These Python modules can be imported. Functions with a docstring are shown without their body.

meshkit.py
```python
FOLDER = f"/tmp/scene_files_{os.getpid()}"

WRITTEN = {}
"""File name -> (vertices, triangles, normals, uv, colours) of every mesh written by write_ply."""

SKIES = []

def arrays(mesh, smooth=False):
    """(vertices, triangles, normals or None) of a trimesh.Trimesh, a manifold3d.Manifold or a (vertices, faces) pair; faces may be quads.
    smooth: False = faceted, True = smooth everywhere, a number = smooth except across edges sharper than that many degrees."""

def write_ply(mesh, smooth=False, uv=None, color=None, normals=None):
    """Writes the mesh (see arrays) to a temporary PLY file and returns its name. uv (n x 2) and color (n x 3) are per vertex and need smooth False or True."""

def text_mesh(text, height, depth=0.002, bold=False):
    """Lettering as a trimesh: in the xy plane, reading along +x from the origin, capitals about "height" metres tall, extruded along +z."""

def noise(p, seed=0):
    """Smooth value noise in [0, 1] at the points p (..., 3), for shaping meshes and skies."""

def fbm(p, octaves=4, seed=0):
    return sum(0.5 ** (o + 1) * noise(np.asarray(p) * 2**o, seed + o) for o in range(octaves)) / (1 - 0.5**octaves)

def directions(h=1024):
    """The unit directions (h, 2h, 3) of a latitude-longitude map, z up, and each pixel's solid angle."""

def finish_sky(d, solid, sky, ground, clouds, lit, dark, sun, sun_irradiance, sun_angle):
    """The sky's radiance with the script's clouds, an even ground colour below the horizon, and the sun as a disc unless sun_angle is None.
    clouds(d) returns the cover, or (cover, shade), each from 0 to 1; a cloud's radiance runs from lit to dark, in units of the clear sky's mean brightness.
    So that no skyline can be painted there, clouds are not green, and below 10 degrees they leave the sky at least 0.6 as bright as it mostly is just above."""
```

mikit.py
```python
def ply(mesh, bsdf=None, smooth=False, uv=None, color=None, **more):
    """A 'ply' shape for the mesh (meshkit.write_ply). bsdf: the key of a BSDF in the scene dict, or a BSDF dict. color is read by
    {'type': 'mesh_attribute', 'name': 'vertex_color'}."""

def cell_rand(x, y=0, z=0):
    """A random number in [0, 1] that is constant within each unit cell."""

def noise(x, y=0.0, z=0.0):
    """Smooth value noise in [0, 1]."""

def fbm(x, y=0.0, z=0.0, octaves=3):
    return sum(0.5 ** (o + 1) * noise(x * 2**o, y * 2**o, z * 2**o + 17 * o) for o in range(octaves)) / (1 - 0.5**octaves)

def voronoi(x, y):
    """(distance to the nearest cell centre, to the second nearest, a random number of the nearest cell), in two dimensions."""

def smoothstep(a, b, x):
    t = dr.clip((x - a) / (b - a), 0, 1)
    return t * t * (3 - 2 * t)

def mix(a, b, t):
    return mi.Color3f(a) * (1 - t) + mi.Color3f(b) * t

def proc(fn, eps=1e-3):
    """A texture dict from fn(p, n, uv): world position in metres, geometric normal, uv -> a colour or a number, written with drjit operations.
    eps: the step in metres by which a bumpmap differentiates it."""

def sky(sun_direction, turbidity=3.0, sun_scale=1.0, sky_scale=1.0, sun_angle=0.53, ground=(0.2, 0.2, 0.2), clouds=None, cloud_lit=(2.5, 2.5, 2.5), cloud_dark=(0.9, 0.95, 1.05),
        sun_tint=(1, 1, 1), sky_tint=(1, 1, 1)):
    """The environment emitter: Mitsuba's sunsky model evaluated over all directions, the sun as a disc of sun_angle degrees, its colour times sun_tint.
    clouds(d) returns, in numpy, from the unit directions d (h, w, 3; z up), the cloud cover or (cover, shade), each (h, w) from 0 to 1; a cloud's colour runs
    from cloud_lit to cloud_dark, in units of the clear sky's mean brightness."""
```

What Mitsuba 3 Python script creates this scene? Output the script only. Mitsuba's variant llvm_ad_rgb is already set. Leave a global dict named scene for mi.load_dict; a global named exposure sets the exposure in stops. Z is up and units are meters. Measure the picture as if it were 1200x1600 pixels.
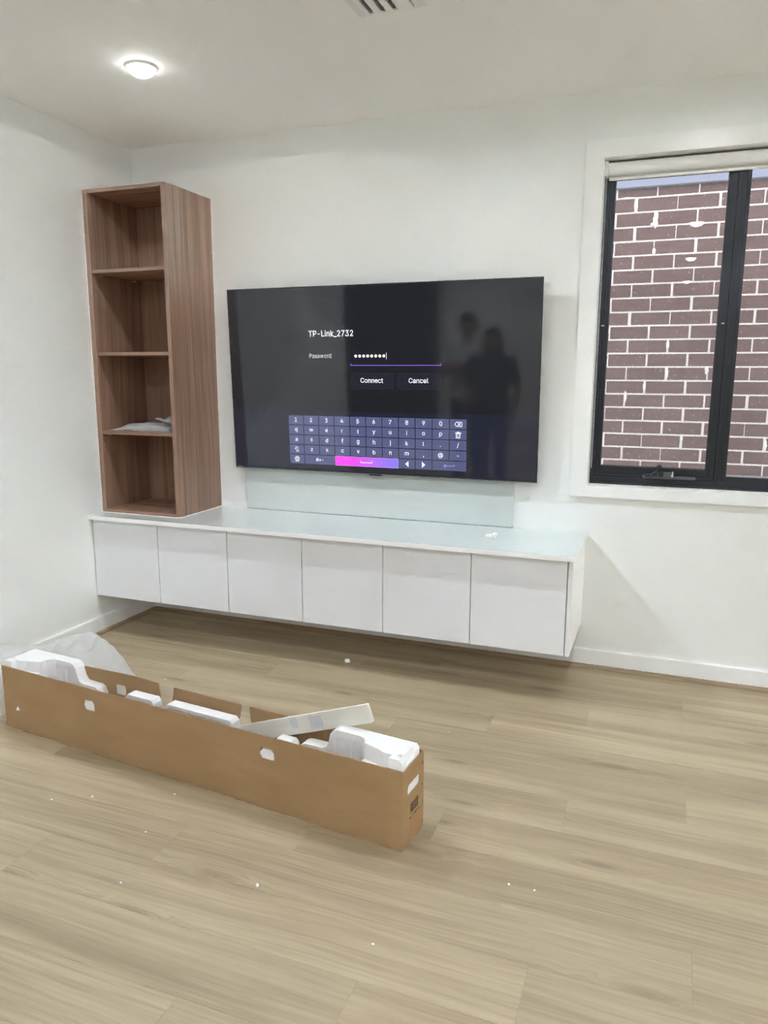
import math, random
import numpy as np, trimesh, drjit as dr, mitsuba as mi
import manifold3d as m3
import shapely
from shapely.geometry import Polygon, box as sbox, Point, LineString
from shapely import affinity
import mikit, meshkit
from mikit import noise, fbm, cell_rand, smoothstep, mix

T = mi.ScalarTransform4f
rng = random.Random(7)
scene, labels = {}, {}

# ------------------------------------------------------------------ camera, sky, exposure
exposure = 0.03
CAM = np.array([2.8379, -3.5817, 1.4056]); YAW, PITCH, ROLL, FOC = 0.3611, -0.1836, 0.003, 1165.7
_f = np.array([-math.sin(YAW) * math.cos(PITCH), math.cos(YAW) * math.cos(PITCH), math.sin(PITCH)])
_r = np.array([math.cos(YAW), math.sin(YAW), 0.0]); _u = np.cross(_r, _f)
_u = -math.sin(ROLL) * _r + math.cos(ROLL) * _u
scene['camera'] = {'type': 'perspective', 'fov_axis': 'x', 'fov': math.degrees(2 * math.atan(600 / FOC)), 'near_clip': 0.05, 'far_clip': 100,
                   'to_world': T().look_at(origin=CAM.tolist(), target=(CAM + _f).tolist(), up=_u.tolist())}
SKY = 22.0          # overcast daylight between the houses
LAMP = 180.0        # radiance of each downlight's domed lens
BEAMS = {(0, 0): 9.6, (1, 0): 4.0}   # W/sr of the downward beam of the two front downlights
BEAM = 2.9          # and of the others
LAMP_RGB = (0.885, 0.99, 1.13)
scene['sky'] = mikit.sky((0.3, 0.4, 0.85), turbidity=4.0, sun_scale=0.0, sky_scale=SKY, ground=(0.25, 0.25, 0.25),
                         clouds=lambda d: 0.92 + 0 * d[..., 0], cloud_lit=(1.05, 1.05, 1.06), cloud_dark=(0.9, 0.92, 0.95))

H = 2.6                       # ceiling height
XR, YB = 4.7, -8.0            # right wall, rear wall

# ------------------------------------------------------------------ helpers
def srgb(r, g, b):
    f = lambda c: (c / 255 / 12.92) if c / 255 <= 0.04045 else ((c / 255 + 0.055) / 1.055) ** 2.4
    return [f(r), f(g), f(b)]
def rgb(c): return {'type': 'rgb', 'value': [float(x) for x in c]}
def hull(pts):
    h = trimesh.convex.convex_hull(np.asarray(pts, float)); return h
def cbox(x0, x1, y0, y1, z0, z1, c=0.0):
    """box with chamfered edges"""
    if c <= 0:
        return trimesh.creation.box(bounds=[[x0, y0, z0], [x1, y1, z1]])
    p = []
    for sx in (0, 1):
        for sy in (0, 1):
            for sz in (0, 1):
                X, Y, Z = (x0, x1)[sx], (y0, y1)[sy], (z0, z1)[sz]
                dx, dy, dz = (c, -c)[sx], (c, -c)[sy], (c, -c)[sz]
                p += [[X, Y + dy, Z + dz], [X + dx, Y, Z + dz], [X + dx, Y + dy, Z]]
    return hull(p)
def cat(*ms): return trimesh.util.concatenate([m for m in ms])
def ext(poly, h):
    polys = getattr(poly, 'geoms', [poly])
    return trimesh.util.concatenate([trimesh.creation.extrude_polygon(g, h, engine='earcut') for g in polys if g.area > 1e-9])
def place(m, origin, ax, ay, az):
    """local xyz -> world by three axis vectors"""
    M = np.eye(4); M[:3, 0], M[:3, 1], M[:3, 2], M[:3, 3] = ax, ay, az, origin
    m = m.copy(); m.apply_transform(M)
    if np.linalg.det(M[:3, :3]) < 0: m.invert()
    return m
def xz(poly, y0, y1):
    """polygon in (x, z) extruded from y0 to y1"""
    return place(ext(poly, y1 - y0), (0, y1, 0), (1, 0, 0), (0, 0, 1), (0, -1, 0))
def lathe(profile, n=32):
    return trimesh.creation.revolve(np.asarray(profile, float), sections=n)
def tube(points, r, sides=8):
    p = np.asarray(points, float); t = np.gradient(p, axis=0); t /= np.linalg.norm(t, axis=1, keepdims=True)
    ref = np.where(np.abs(t[:, 2:]) < 0.9, [0, 0, 1.0], [1.0, 0, 0]); a = np.cross(t, ref); a /= np.linalg.norm(a, axis=1, keepdims=True); b = np.cross(t, a)
    ang = np.arange(sides) * 2 * np.pi / sides; rr = np.broadcast_to(r, (len(p),))
    v = p[:, None] + rr[:, None, None] * (np.cos(ang)[None, :, None] * a[:, None] + np.sin(ang)[None, :, None] * b[:, None])
    i, j = np.meshgrid(np.arange(len(p) - 1), np.arange(sides), indexing='ij')
    q = np.stack([i * sides + j, i * sides + (j + 1) % sides, (i + 1) * sides + (j + 1) % sides, (i + 1) * sides + j], -1).reshape(-1, 4)
    f = np.vstack([q[:, [0, 2, 1]], q[:, [0, 3, 2]]])
    n = len(p); c0, c1 = n * sides, n * sides + 1
    v = np.vstack([v.reshape(-1, 3), p[:1], p[-1:]])
    k = np.arange(sides)
    f = np.vstack([f, np.stack([k * 0 + c0, k, (k + 1) % sides], 1), np.stack([k * 0 + c1, (n - 1) * sides + (k + 1) % sides, (n - 1) * sides + k], 1)])
    m = trimesh.Trimesh(v, f); m.fix_normals(); return m
def man(m): return m3.Manifold(m3.Mesh(np.asarray(m.vertices, np.float32), np.asarray(m.faces, np.uint32)))
def tri(M):
    q = M.to_mesh(); return trimesh.Trimesh(q.vert_properties[:, :3], q.tri_verts)
_count = {}
def number(key):
    n = _count.get(key, -1) + 1; _count[key] = n
    return key if n == 0 else f'{key}_{n:03d}'
def obj(name, mesh, bsdf, parent=None, smooth=False, **kw):
    key = number((parent + '__' if parent else '') + name)
    scene[key] = mikit.ply(mesh, bsdf, smooth=smooth, **kw)
    return key
def thing(name): return number(name)
def tag(key, label=None, category=None, group=None, kind=None):
    d = labels.setdefault(key, {})
    for k, v in (('label', label), ('category', category), ('group', group), ('kind', kind)):
        if v: d[k] = v
    return key
def struct(name, mesh, bsdf, label, category, **kw):
    return tag(obj(name, mesh, bsdf, **kw), label, category, kind='structure')

# ------------------------------------------------------------------ materials
def mat(key, color, rough=0.5, spec=0.5, **kw):
    scene[key] = {'type': 'twosided', 'b': {'type': 'principled', 'base_color': color if isinstance(color, dict) else rgb(color), 'roughness': rough, 'specular': spec, **kw}}
    return key
def wall_fn(c):
    def f(p, n, uv):
        v = 1 + 0.012 * (fbm(p.x * 3 + p.y * 2, p.z * 3, 1.3, 2) - 0.5)
        return mi.Color3f(*c) * v
    return f
mat('m_wall', mikit.proc(wall_fn((0.80, 0.808, 0.775))), 0.55, 0.25)
mat('m_ceiling', (0.88, 0.885, 0.865), 0.85, 0.1)
mat('m_vent_flange', (0.78, 0.78, 0.76), 0.6, 0.2)
mat('m_winder', (0.055, 0.055, 0.058), 0.35, 0.5)
mat('m_trim_paint', (0.84, 0.845, 0.82), 0.36, 0.4)
mat('m_gloss_white', (0.80, 0.80, 0.80), 0.06, 0.5)
mat('m_bench_white', (0.50, 0.545, 0.53), 0.035, 0.55)
mat('m_panel_glass', (0.62, 0.67, 0.645), 0.06, 0.6)
mat('m_edge_grey', (0.62, 0.60, 0.57), 0.4, 0.3)
mat('m_shadow_gap', (0.25, 0.25, 0.25), 0.8, 0.1)
mat('m_black_metal', (0.011, 0.012, 0.014), 0.42, 0.3)
mat('m_black_plastic', (0.012, 0.012, 0.013), 0.3, 0.5)
mat('m_chrome', (0.75, 0.75, 0.75), 0.25, 0.5, metallic=1.0)
mat('m_silver', (0.5, 0.5, 0.5), 0.35, 0.5, metallic=0.8)
mat('m_white_plastic', (0.82, 0.82, 0.80), 0.3, 0.5)
mat('m_blind_fabric', (0.85, 0.85, 0.82), 0.75, 0.2)
mat('m_eps', (0.86, 0.86, 0.86), 0.85, 0.1)
mat('m_foam_strip', (0.72, 0.70, 0.62), 0.6, 0.3)
mat('m_tape', (0.60, 0.61, 0.61), 0.2, 0.5)
mat('m_dark_slot', (0.02, 0.02, 0.025), 0.7, 0.1)
mat('m_concrete', (0.62, 0.61, 0.59), 0.9, 0.1)
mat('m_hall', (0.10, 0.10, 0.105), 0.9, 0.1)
mat('m_paper', (0.42, 0.43, 0.43), 0.5, 0.3)
mat('m_print', (0.06, 0.04, 0.03), 0.7, 0.1)
mat('m_capping', (0.31, 0.34, 0.44), 0.45, 0.4)

def grain(u, v, w, seed):
    """fibre value in 0..1; u runs along the grain"""
    a = fbm(u * 2.0 + seed, v * 55.0 + 3 * fbm(u * 1.5, v * 4, seed, 2), seed, 3)
    b = noise(u * 7.0 + seed * 3, v * 420.0, w)
    return a * 0.7 + b * 0.3
def walnut(vertical):
    def f(p, n, uv):
        x = p.x * 0.8 + p.y * 0.9
        u, v = (p.z, x) if vertical else (p.x, p.y + p.z)
        g = grain(u * 0.7, v * 1.0, p.z * 2, 3.0)
        h = noise(u * 3.5, v * 190.0, 2.0)
        c = mix(srgb(114, 86, 70), srgb(142, 112, 92), smoothstep(0.2, 0.8, g))
        return c * (0.92 + 0.13 * h)
    return f
mat('m_walnut', mikit.proc(walnut(True)), 0.42, 0.35)
mat('m_walnut_across', mikit.proc(walnut(False)), 0.42, 0.35)

PW, PL = 0.19, 1.475          # floor planks
def oak(p, n, uv):
    k = dr.floor((-1.035 - p.y) / PW)
    xx = p.x - (2.98 - 0.3685 * k)
    col = dr.floor(xx / PL)
    r1, r2, r3 = cell_rand(k, col, 1), cell_rand(k, col, 2), cell_rand(k, col, 3)
    u, v = p.x + r2 * 40, p.y + r1 * 20
    warp = 0.035 * (fbm(u * 1.6, v * 5, r3 * 9, 2) - 0.5)
    # knots draw the grain round them
    cellu, cellv = dr.floor(u / 0.62), dr.floor(v / 0.19)
    ku = (cellu + 0.25 + 0.5 * cell_rand(cellu, cellv, 7)) * 0.62; kv = (cellv + 0.3 + 0.4 * cell_rand(cellu, cellv, 8)) * 0.19
    has = dr.select(cell_rand(cellu, cellv, 9) > 0.55, 1.0, 0.0)
    du, dv = (u - ku) / 0.085, (v - kv) / 0.020
    kd = dr.square(du) + dr.square(dv)
    knot = has * dr.exp(-kd * 1.6)
    pull = has * dr.exp(-kd * 0.25)
    vv = v + warp + pull * 0.014 * dr.sin(6.0 * dr.sqrt(kd + 0.01))
    bands = fbm(u * 0.75, vv * 11.0, r3 * 5, 3)
    fine = fbm(u * 5.0, vv * 150.0, r3 * 7, 2)
    pore = noise(u * 16.0, v * 900.0, r1 * 3)
    streak = smoothstep(0.66, 0.92, noise(u * 1.0 + 5, vv * 26.0, r2 * 11))
    c = mix(srgb(154, 137, 109), srgb(187, 170, 140), smoothstep(0.22, 0.78, bands * 0.72 + fine * 0.28))
    c = c * (0.885 + 0.13 * r1) * (0.955 + 0.08 * pore)
    c = mix(c, mi.Color3f(*srgb(140, 123, 98)), 0.38 * streak)
    c = mix(c, mi.Color3f(*srgb(112, 92, 66)), 0.45 * knot)
    return c
mat('m_oak', mikit.proc(oak), 0.42, 0.32)
mat('m_joint', srgb(96, 80, 60), 0.8, 0.1)
def scotia_fn(p, n, uv):
    u = p.x + p.y * 1.0
    return mix(srgb(128, 108, 84), srgb(158, 137, 110), fbm(u * 3, p.z * 160 + (p.x - p.y) * 9, 1.0, 3))
mat('m_scotia', mikit.proc(scotia_fn), 0.45, 0.3)
def cardboard_fn(p, n, uv):
    v = fbm(p.x * 6 + p.y * 5, p.z * 22, 2.0, 3); f = noise(p.x * 160, p.y * 160, p.z * 160)
    return mix(srgb(146, 118, 84), srgb(158, 129, 95), v) * (0.97 + 0.06 * f)
mat('m_cardboard', mikit.proc(cardboard_fn), 0.7, 0.2)
mat('m_cardboard_inside', (0.34, 0.25, 0.155), 0.8, 0.15)
mat('m_cardboard_patch', srgb(158, 120, 84), 0.8, 0.15)
def brick_fn(p, n, uv):
    r = cell_rand(dr.floor((p.z - 0.05) / 0.0872), dr.floor(p.x * 4.1), 4)
    v = fbm(p.x * 9, p.z * 40, p.y * 9, 3); s = noise(p.x * 260, p.z * 260, 2.0)
    spk = smoothstep(0.90, 0.96, noise(p.x * 130, p.z * 130, 5.0)); pit = smoothstep(0.86, 0.95, noise(p.x * 170 + 9, p.z * 170, 8.0))
    c = mix(srgb(108, 92, 92), srgb(134, 114, 113), 0.5 * v + 0.3 * r + 0.2 * s)
    c = mix(c, mi.Color3f(0.62, 0.59, 0.58), 0.55 * spk)
    return mix(c, mi.Color3f(0.035, 0.027, 0.027), 0.5 * pit)
mat('m_brick', mikit.proc(brick_fn), 0.9, 0.1)
mat('m_mortar', (0.84, 0.82, 0.80), 0.9, 0.1)
# clear film: mostly sheer, partly milky
scene['m_film'] = {'type': 'blendbsdf', 'weight': 0.66,
                   'a': {'type': 'thindielectric', 'int_ior': 1.45},
                   'b': {'type': 'principledthin', 'base_color': rgb((0.86, 0.87, 0.87)), 'roughness': 0.25, 'spec_trans': 0.0, 'diff_trans': 0.9, 'eta': 1.45}}
scene['m_film_clear'] = {**scene['m_film'], 'weight': 0.30}
scene['m_pane'] = {'type': 'thindielectric', 'int_ior': 1.52}
mat('m_screen', (0.004, 0.004, 0.005), 0.055, 0.55)
mat('m_shirt_light', (0.62, 0.62, 0.60), 0.9, 0.1)
mat('m_cloth_dark', (0.085, 0.085, 0.095), 0.9, 0.1)
mat('m_trousers', (0.05, 0.055, 0.07), 0.9, 0.1)
mat('m_skin', (0.30, 0.19, 0.13), 0.55, 0.3)
mat('m_hair', (0.012, 0.010, 0.009), 0.5, 0.3)

# ------------------------------------------------------------------ room shell
WX0, WX1, WZ0, WZ1 = 2.506, 3.612, 0.893, 2.326        # window opening
wall_poly = sbox(-0.2, 0, XR + 0.2, 2.85).difference(sbox(WX0 - 0.012, WZ0 - 0.012, WX1 + 0.012, WZ1 + 0.012))
struct('wall_back', xz(wall_poly, 0.0, 0.25), 'm_wall', 'white painted back wall behind the television and window', 'wall')
def slab(a, b, c, d, e, f): return cbox(a, b, c, d, e, f)
struct('wall_left', slab(-0.12, 0, -3.05, 0.0, 0, 2.85), 'm_wall', 'white painted left wall beside the bookshelf', 'wall')
struct('wall_left_rear', slab(-0.12, 0, YB, -6.4, 0, 2.85), 'm_wall', 'white painted left wall beyond the hall opening', 'wall')
DY0, DY1, DZ1 = -6.0, -2.4, 2.3                          # glazed sliding door on the right
rw = sbox(YB, 0, 0.0, 2.85).difference(sbox(DY0, -0.01, DY1, DZ1))
struct('wall_right', place(ext(rw, 0.12), (XR, 0, 0), (0, 1, 0), (0, 0, 1), (1, 0, 0)), 'm_wall', 'white painted right wall', 'wall')
struct('wall_rear', slab(-0.12, XR + 0.12, YB - 0.12, YB, 0, 2.85), 'm_wall', 'white painted rear wall', 'wall')
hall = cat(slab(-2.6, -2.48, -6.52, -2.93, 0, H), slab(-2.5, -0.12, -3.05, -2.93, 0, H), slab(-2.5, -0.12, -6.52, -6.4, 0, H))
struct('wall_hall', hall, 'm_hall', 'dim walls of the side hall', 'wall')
struct('ceiling', slab(-2.6, XR + 0.12, YB - 0.12, 0.0, H, H + 0.25), 'm_ceiling', 'flat white plasterboard ceiling', 'ceiling')
FLOOR_Y = -1.035 - 19 * PW
floor = cat(slab(-2.6, XR, YB - 0.1, FLOOR_Y, -0.05, 0.0), slab(0, XR, FLOOR_Y, 0.0, -0.05, -0.009), slab(-2.6, 0, FLOOR_Y, -3.05, -0.05, 0.0))
floor_key = struct('floor', floor, 'm_oak', 'light oak plank floor', 'floor')
full = None
for k in range(-6, 19):
    ya, yb = -1.035 - (k + 1) * PW, -1.035 - k * PW
    yb = min(yb, 0.0)
    x = 2.98 - 0.3685 * k
    x -= math.ceil(x / PL) * PL
    while x < XR:
        a, b = max(x, 0.0), min(x + PL, XR)
        if b - a > 0.01 and yb - ya > 0.01:
            g = 0.00012
            whole = b - a > PL - 1e-6 and yb - ya > PW - 1e-6
            if whole:
                if full is None:
                    full = mikit.ply(cbox(g, PL - g, g, PW - g, -0.009, 0, 0.0003), 'm_oak')
                key = number('floor__plank'); scene[key] = {**full, 'to_world': T().translate([a, ya, 0])}
            else:
                obj('plank', cbox(a + g, b - g, ya + g, yb - g, -0.009, 0, 0.0003), 'm_oak', 'floor')
        x += PL

dk = tag(thing('door_1'), 'black framed sliding glass door in the right wall', 'glass door', kind='structure')
dmid = (DY0 + DY1) / 2
def yz(poly, x0, x1): return place(ext(poly, x1 - x0), (x0, 0, 0), (0, 1, 0), (0, 0, 1), (1, 0, 0))
def glazed_leaf(y0, y1, x):
    fr = sbox(y0, 0.0, y1, DZ1).difference(sbox(y0 + 0.05, 0.06, y1 - 0.05, DZ1 - 0.05))
    lf = obj('leaf', yz(fr, x, x + 0.03), 'm_black_metal', dk)
    v = np.array([[x + 0.015, y0 + 0.05, 0.06], [x + 0.015, y1 - 0.05, 0.06], [x + 0.015, y1 - 0.05, DZ1 - 0.05], [x + 0.015, y0 + 0.05, DZ1 - 0.05]])
    obj('pane', trimesh.Trimesh(v, [[0, 1, 2], [0, 2, 3]], process=False), 'm_pane', lf)
glazed_leaf(DY0, dmid + 0.03, XR + 0.02); glazed_leaf(dmid - 0.03, DY1, XR + 0.06)
struct('patio', slab(XR + 0.12, XR + 7, -9.0, 0.24, -0.2, -0.08), 'm_concrete', 'pale concrete patio outside the sliding door', 'patio')

# skirting boards and the timber scotia along the floor
def skirting(name, mesh_y, label):
    return struct(name, mesh_y, 'm_trim_paint', label, 'skirting board')
prof = Polygon([(0, 0.0), (0.013, 0.0), (0.013, 0.088), (0.009, 0.094), (0, 0.094)])
def along_x(pr, x0, x1, yw): return place(ext(pr, x1 - x0), (x0, yw, 0), (0, -1, 0), (0, 0, 1), (1, 0, 0))
def along_y(pr, y0, y1, xw, s=1): return place(ext(pr, y1 - y0), (xw, y0, 0), (s, 0, 0), (0, 0, 1), (0, 1, 0))
skirting('baseboard_back', along_x(prof, 0.0, XR, 0.0), 'low white skirting board along the back wall under the window')
skirting('baseboard_left', along_y(prof, -3.05, -0.0135, 0.0), 'low white skirting board along the left wall')
skirting('baseboard_right', cat(along_y(prof, YB, DY0 - 0.06, XR, -1), along_y(prof, DY1 + 0.06, -0.0135, XR, -1)), 'low white skirting board along the right wall')
qa = np.linspace(0, math.pi / 2, 7)
quad = Polygon([(0.013, 0)] + [(0.013 + 0.018 * math.cos(a), 0.018 * math.sin(a)) for a in qa])
struct('trim_1', along_x(quad, 0.013, XR - 0.02, 0.0), 'm_scotia', 'thin oak scotia strip where the back wall skirting meets the floor', 'floor trim')
struct('trim_2', along_y(quad, -3.05, -0.032, 0.0), 'm_scotia', 'thin oak scotia strip where the left wall skirting meets the floor', 'floor trim')

# ------------------------------------------------------------------ window
w = thing('window_1')
tag(w, 'black framed window with a wide white architrave looking onto a brick wall', 'window', kind='structure')
arch = sbox(2.429, 0.84, WX1 + 0.077, 2.399).difference(sbox(WX0, WZ0, WX1, WZ1))
obj('architrave', xz(arch, -0.018, 0.0), 'm_trim_paint', w)
jamb = sbox(WX0 - 0.011, WZ0 - 0.011, WX1 + 0.011, WZ1 + 0.011).difference(sbox(WX0, WZ0, WX1, WZ1))
obj('jamb', xz(jamb, 0.0, 0.19), 'm_trim_paint', w)
FY0, FY1 = 0.085, 0.15
outer = sbox(WX0, WZ0, WX1, WZ1)
openL, openR = sbox(2.530, 0.930, 3.050, 2.300), sbox(3.100, 0.950, WX1 - 0.045, 2.290)
frame = xz(outer.difference(openL).difference(openR), FY0, FY1)
lip = xz(outer.difference(outer.buffer(-0.012, join_style='mitre')), FY0 - 0.006, FY0)
mull = cbox(3.052, 3.066, FY0 - 0.006, FY0, 0.93, 2.30, 0.001)
obj('frame', cat(frame, lip, mull, cbox(3.084, 3.099, FY0 - 0.004, FY0, 0.93, 2.30, 0.001)), 'm_black_metal', w)
sash = sbox(2.531, 0.931, 3.049, 2.299).difference(sbox(2.551, 0.977, 3.013, 2.262))
sash_key = obj('sash', cat(xz(sash, FY0 + 0.008, FY1 - 0.005), xz(sbox(2.531, 0.931, 3.049, 2.299).difference(sbox(2.541, 0.943, 3.030, 2.29)), FY0 + 0.002, FY0 + 0.008)), 'm_black_metal', w)
def pane(x0, x1, z0, z1, y):
    v = np.array([[x0, y, z0], [x1, y, z0], [x1, y, z1], [x0, y, z1]], float)
    return trimesh.Trimesh(v, [[0, 1, 2], [0, 2, 3]], process=False)
obj('pane', pane(2.549, 3.015, 0.975, 2.264, 0.122), 'm_pane', w)
obj('pane', pane(3.098, WX1 - 0.043, 0.948, 2.292, 0.118), 'm_pane', w)
obj('sill_bead', cbox(3.10, WX1 - 0.045, 0.10, 0.13, 0.95, 0.957, 0.001), 'm_silver', w)
for zc in (1.625, ):
    obj('frame_clip', cbox(2.522, 2.536, FY0 - 0.008, FY0, zc - 0.003, zc + 0.003, 0.001), 'm_silver', w)
    obj('frame_clip', cbox(3.028, 3.042, FY0 - 0.008, FY0, zc - 0.003, zc + 0.003, 0.001), 'm_silver', w)
# chain winder on the bottom rail
wy = FY0 - 0.006
wz = 0.937
wind = obj('winder', cat(cbox(2.745, 2.975, wy - 0.020, wy, wz - 0.006, wz + 0.008, 0.003),
                         cbox(2.800, 2.880, wy - 0.026, wy, wz + 0.004, wz + 0.026, 0.006)), 'm_winder', w)
obj('crank', cat(tube([(2.755, wy - 0.028, wz + 0.010), (2.785, wy - 0.030, wz + 0.012), (2.803, wy - 0.032, wz + 0.026), (2.815, wy - 0.032, wz + 0.045)], 0.0065),
                 trimesh.creation.icosphere(2, 0.0115).apply_translation((2.816, wy - 0.032, wz + 0.050)), cbox(2.815, 2.835, wy - 0.034, wy - 0.018, wz + 0.005, wz + 0.034, 0.004)), 'm_black_metal', wind, smooth=35)
obj('lock', cat(tube([(2.874, wy - 0.026, wz + 0.012), (2.874, wy - 0.040, wz + 0.012)], 0.0055), tube([(2.875, wy - 0.030, wz + 0.012), (2.876, wy - 0.030, wz + 0.032)], 0.003)), 'm_chrome', wind)

# roller blind, rolled up in the head of the window
b = thing('roller_blind')
tag(b, 'rolled-up white roller blind in the head of the black framed window', 'roller blind')
bx0, bx1 = WX0 + 0.016, WX1 - 0.016
spin = lambda prof, n=28: place(lathe(prof, n), (bx0, 0.050, 2.293), (0, 1, 0), (0, 0, 1), (1, 0, 0))
obj('roll', spin([(0, 0), (0.026, 0), (0.026, bx1 - bx0), (0, bx1 - bx0)]), 'm_blind_fabric', b, smooth=40)
obj('fabric', cbox(bx0, bx1, 0.0745, 0.0755, 2.262, 2.30), 'm_blind_fabric', b)
obj('bottom_rail', cbox(bx0, bx1, 0.070, 0.080, 2.249, 2.265, 0.003), 'm_white_plastic', b)
obj('bracket', cbox(WX0 + 0.0005, WX0 + 0.0145, 0.025, 0.076, 2.26, WZ1 - 0.001, 0.003), 'm_white_plastic', b)
obj('bracket', (cbox(WX1 - 0.0145, WX1 - 0.0005, 0.025, 0.076, 2.26, WZ1 - 0.001, 0.003)), 'm_white_plastic', b)
zz = np.arange(0.97, 2.275, 0.0045)
bead = lambda y: [trimesh.Trimesh(np.array([[1, 0, 0], [-1, 0, 0], [0, 1, 0], [0, -1, 0], [0, 0, 1], [0, 0, -1]]) * 0.0023 + [WX0 + 0.008, y, z],
                                  [[0, 2, 4], [2, 1, 4], [1, 3, 4], [3, 0, 4], [2, 0, 5], [1, 2, 5], [3, 1, 5], [0, 3, 5]]) for z in zz]
k_ = obj('bead_chain', cat(*bead(0.036), *bead(0.066)), 'm_silver', b)
tag(k_, kind='stuff')

# ------------------------------------------------------------------ outside: neighbour's brick wall
NY = 1.65
nb = thing('brick_wall')
tag(nb, 'neighbouring brown brick wall with white mortar seen through the window', 'brick wall')
COURSE, BL = 0.0872, 0.2445
obj('mortar', cbox(1.0, 5.6, NY + 0.002, NY + 0.11, -0.2, 2.555), 'm_mortar', nb)
bvars = [cbox(0, BL - 0.0115, 0.0, 0.05, 0, COURSE - 0.0112, 0.0015) for _ in range(3)]
for i, mm in enumerate(bvars):
    mm.vertices[:, 1] += 0.0012 * (meshkit.noise(mm.vertices * 90 + i * 9, i) - 0.5)
bv = [mikit.ply(mm, 'm_brick') for mm in bvars]
stuff = []
for row in range(-20, 10):
    z0 = 1.714 + row * COURSE + 0.0056
    if z0 < -0.1: continue
    off = 2.684 if row % 2 else 2.684 + BL / 2
    for j in range(-7, 12):
        x0 = off + j * BL + 0.0058 + rng.uniform(-0.004, 0.004)
        if x0 < 1.05 or x0 > 5.3: continue
        top = min(z0 + COURSE - 0.0112, 2.553)
        if 2.0 < x0 < 4.2 and 0.6 < z0 and row < 9:
            key = number('brick_wall__brick')
            scene[key] = {**rng.choice(bv), 'to_world': T().translate([x0, NY - 0.001 + rng.uniform(-0.0015, 0.001), z0])}
        elif 2.0 < x0 < 4.2 and row == 9 and top - z0 > 0.01:
            obj('brick', cbox(x0, x0 + BL - 0.0115, NY - 0.001, NY + 0.05, z0, top, 0.0015), 'm_brick', 'brick_wall')
        elif top - z0 > 0.01:
            stuff.append(cbox(x0, x0 + BL - 0.0115, NY, NY + 0.05, z0, top))
tag(obj('outer_brickwork', cat(*stuff), 'm_brick', 'brick_wall'), kind='stuff')
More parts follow.
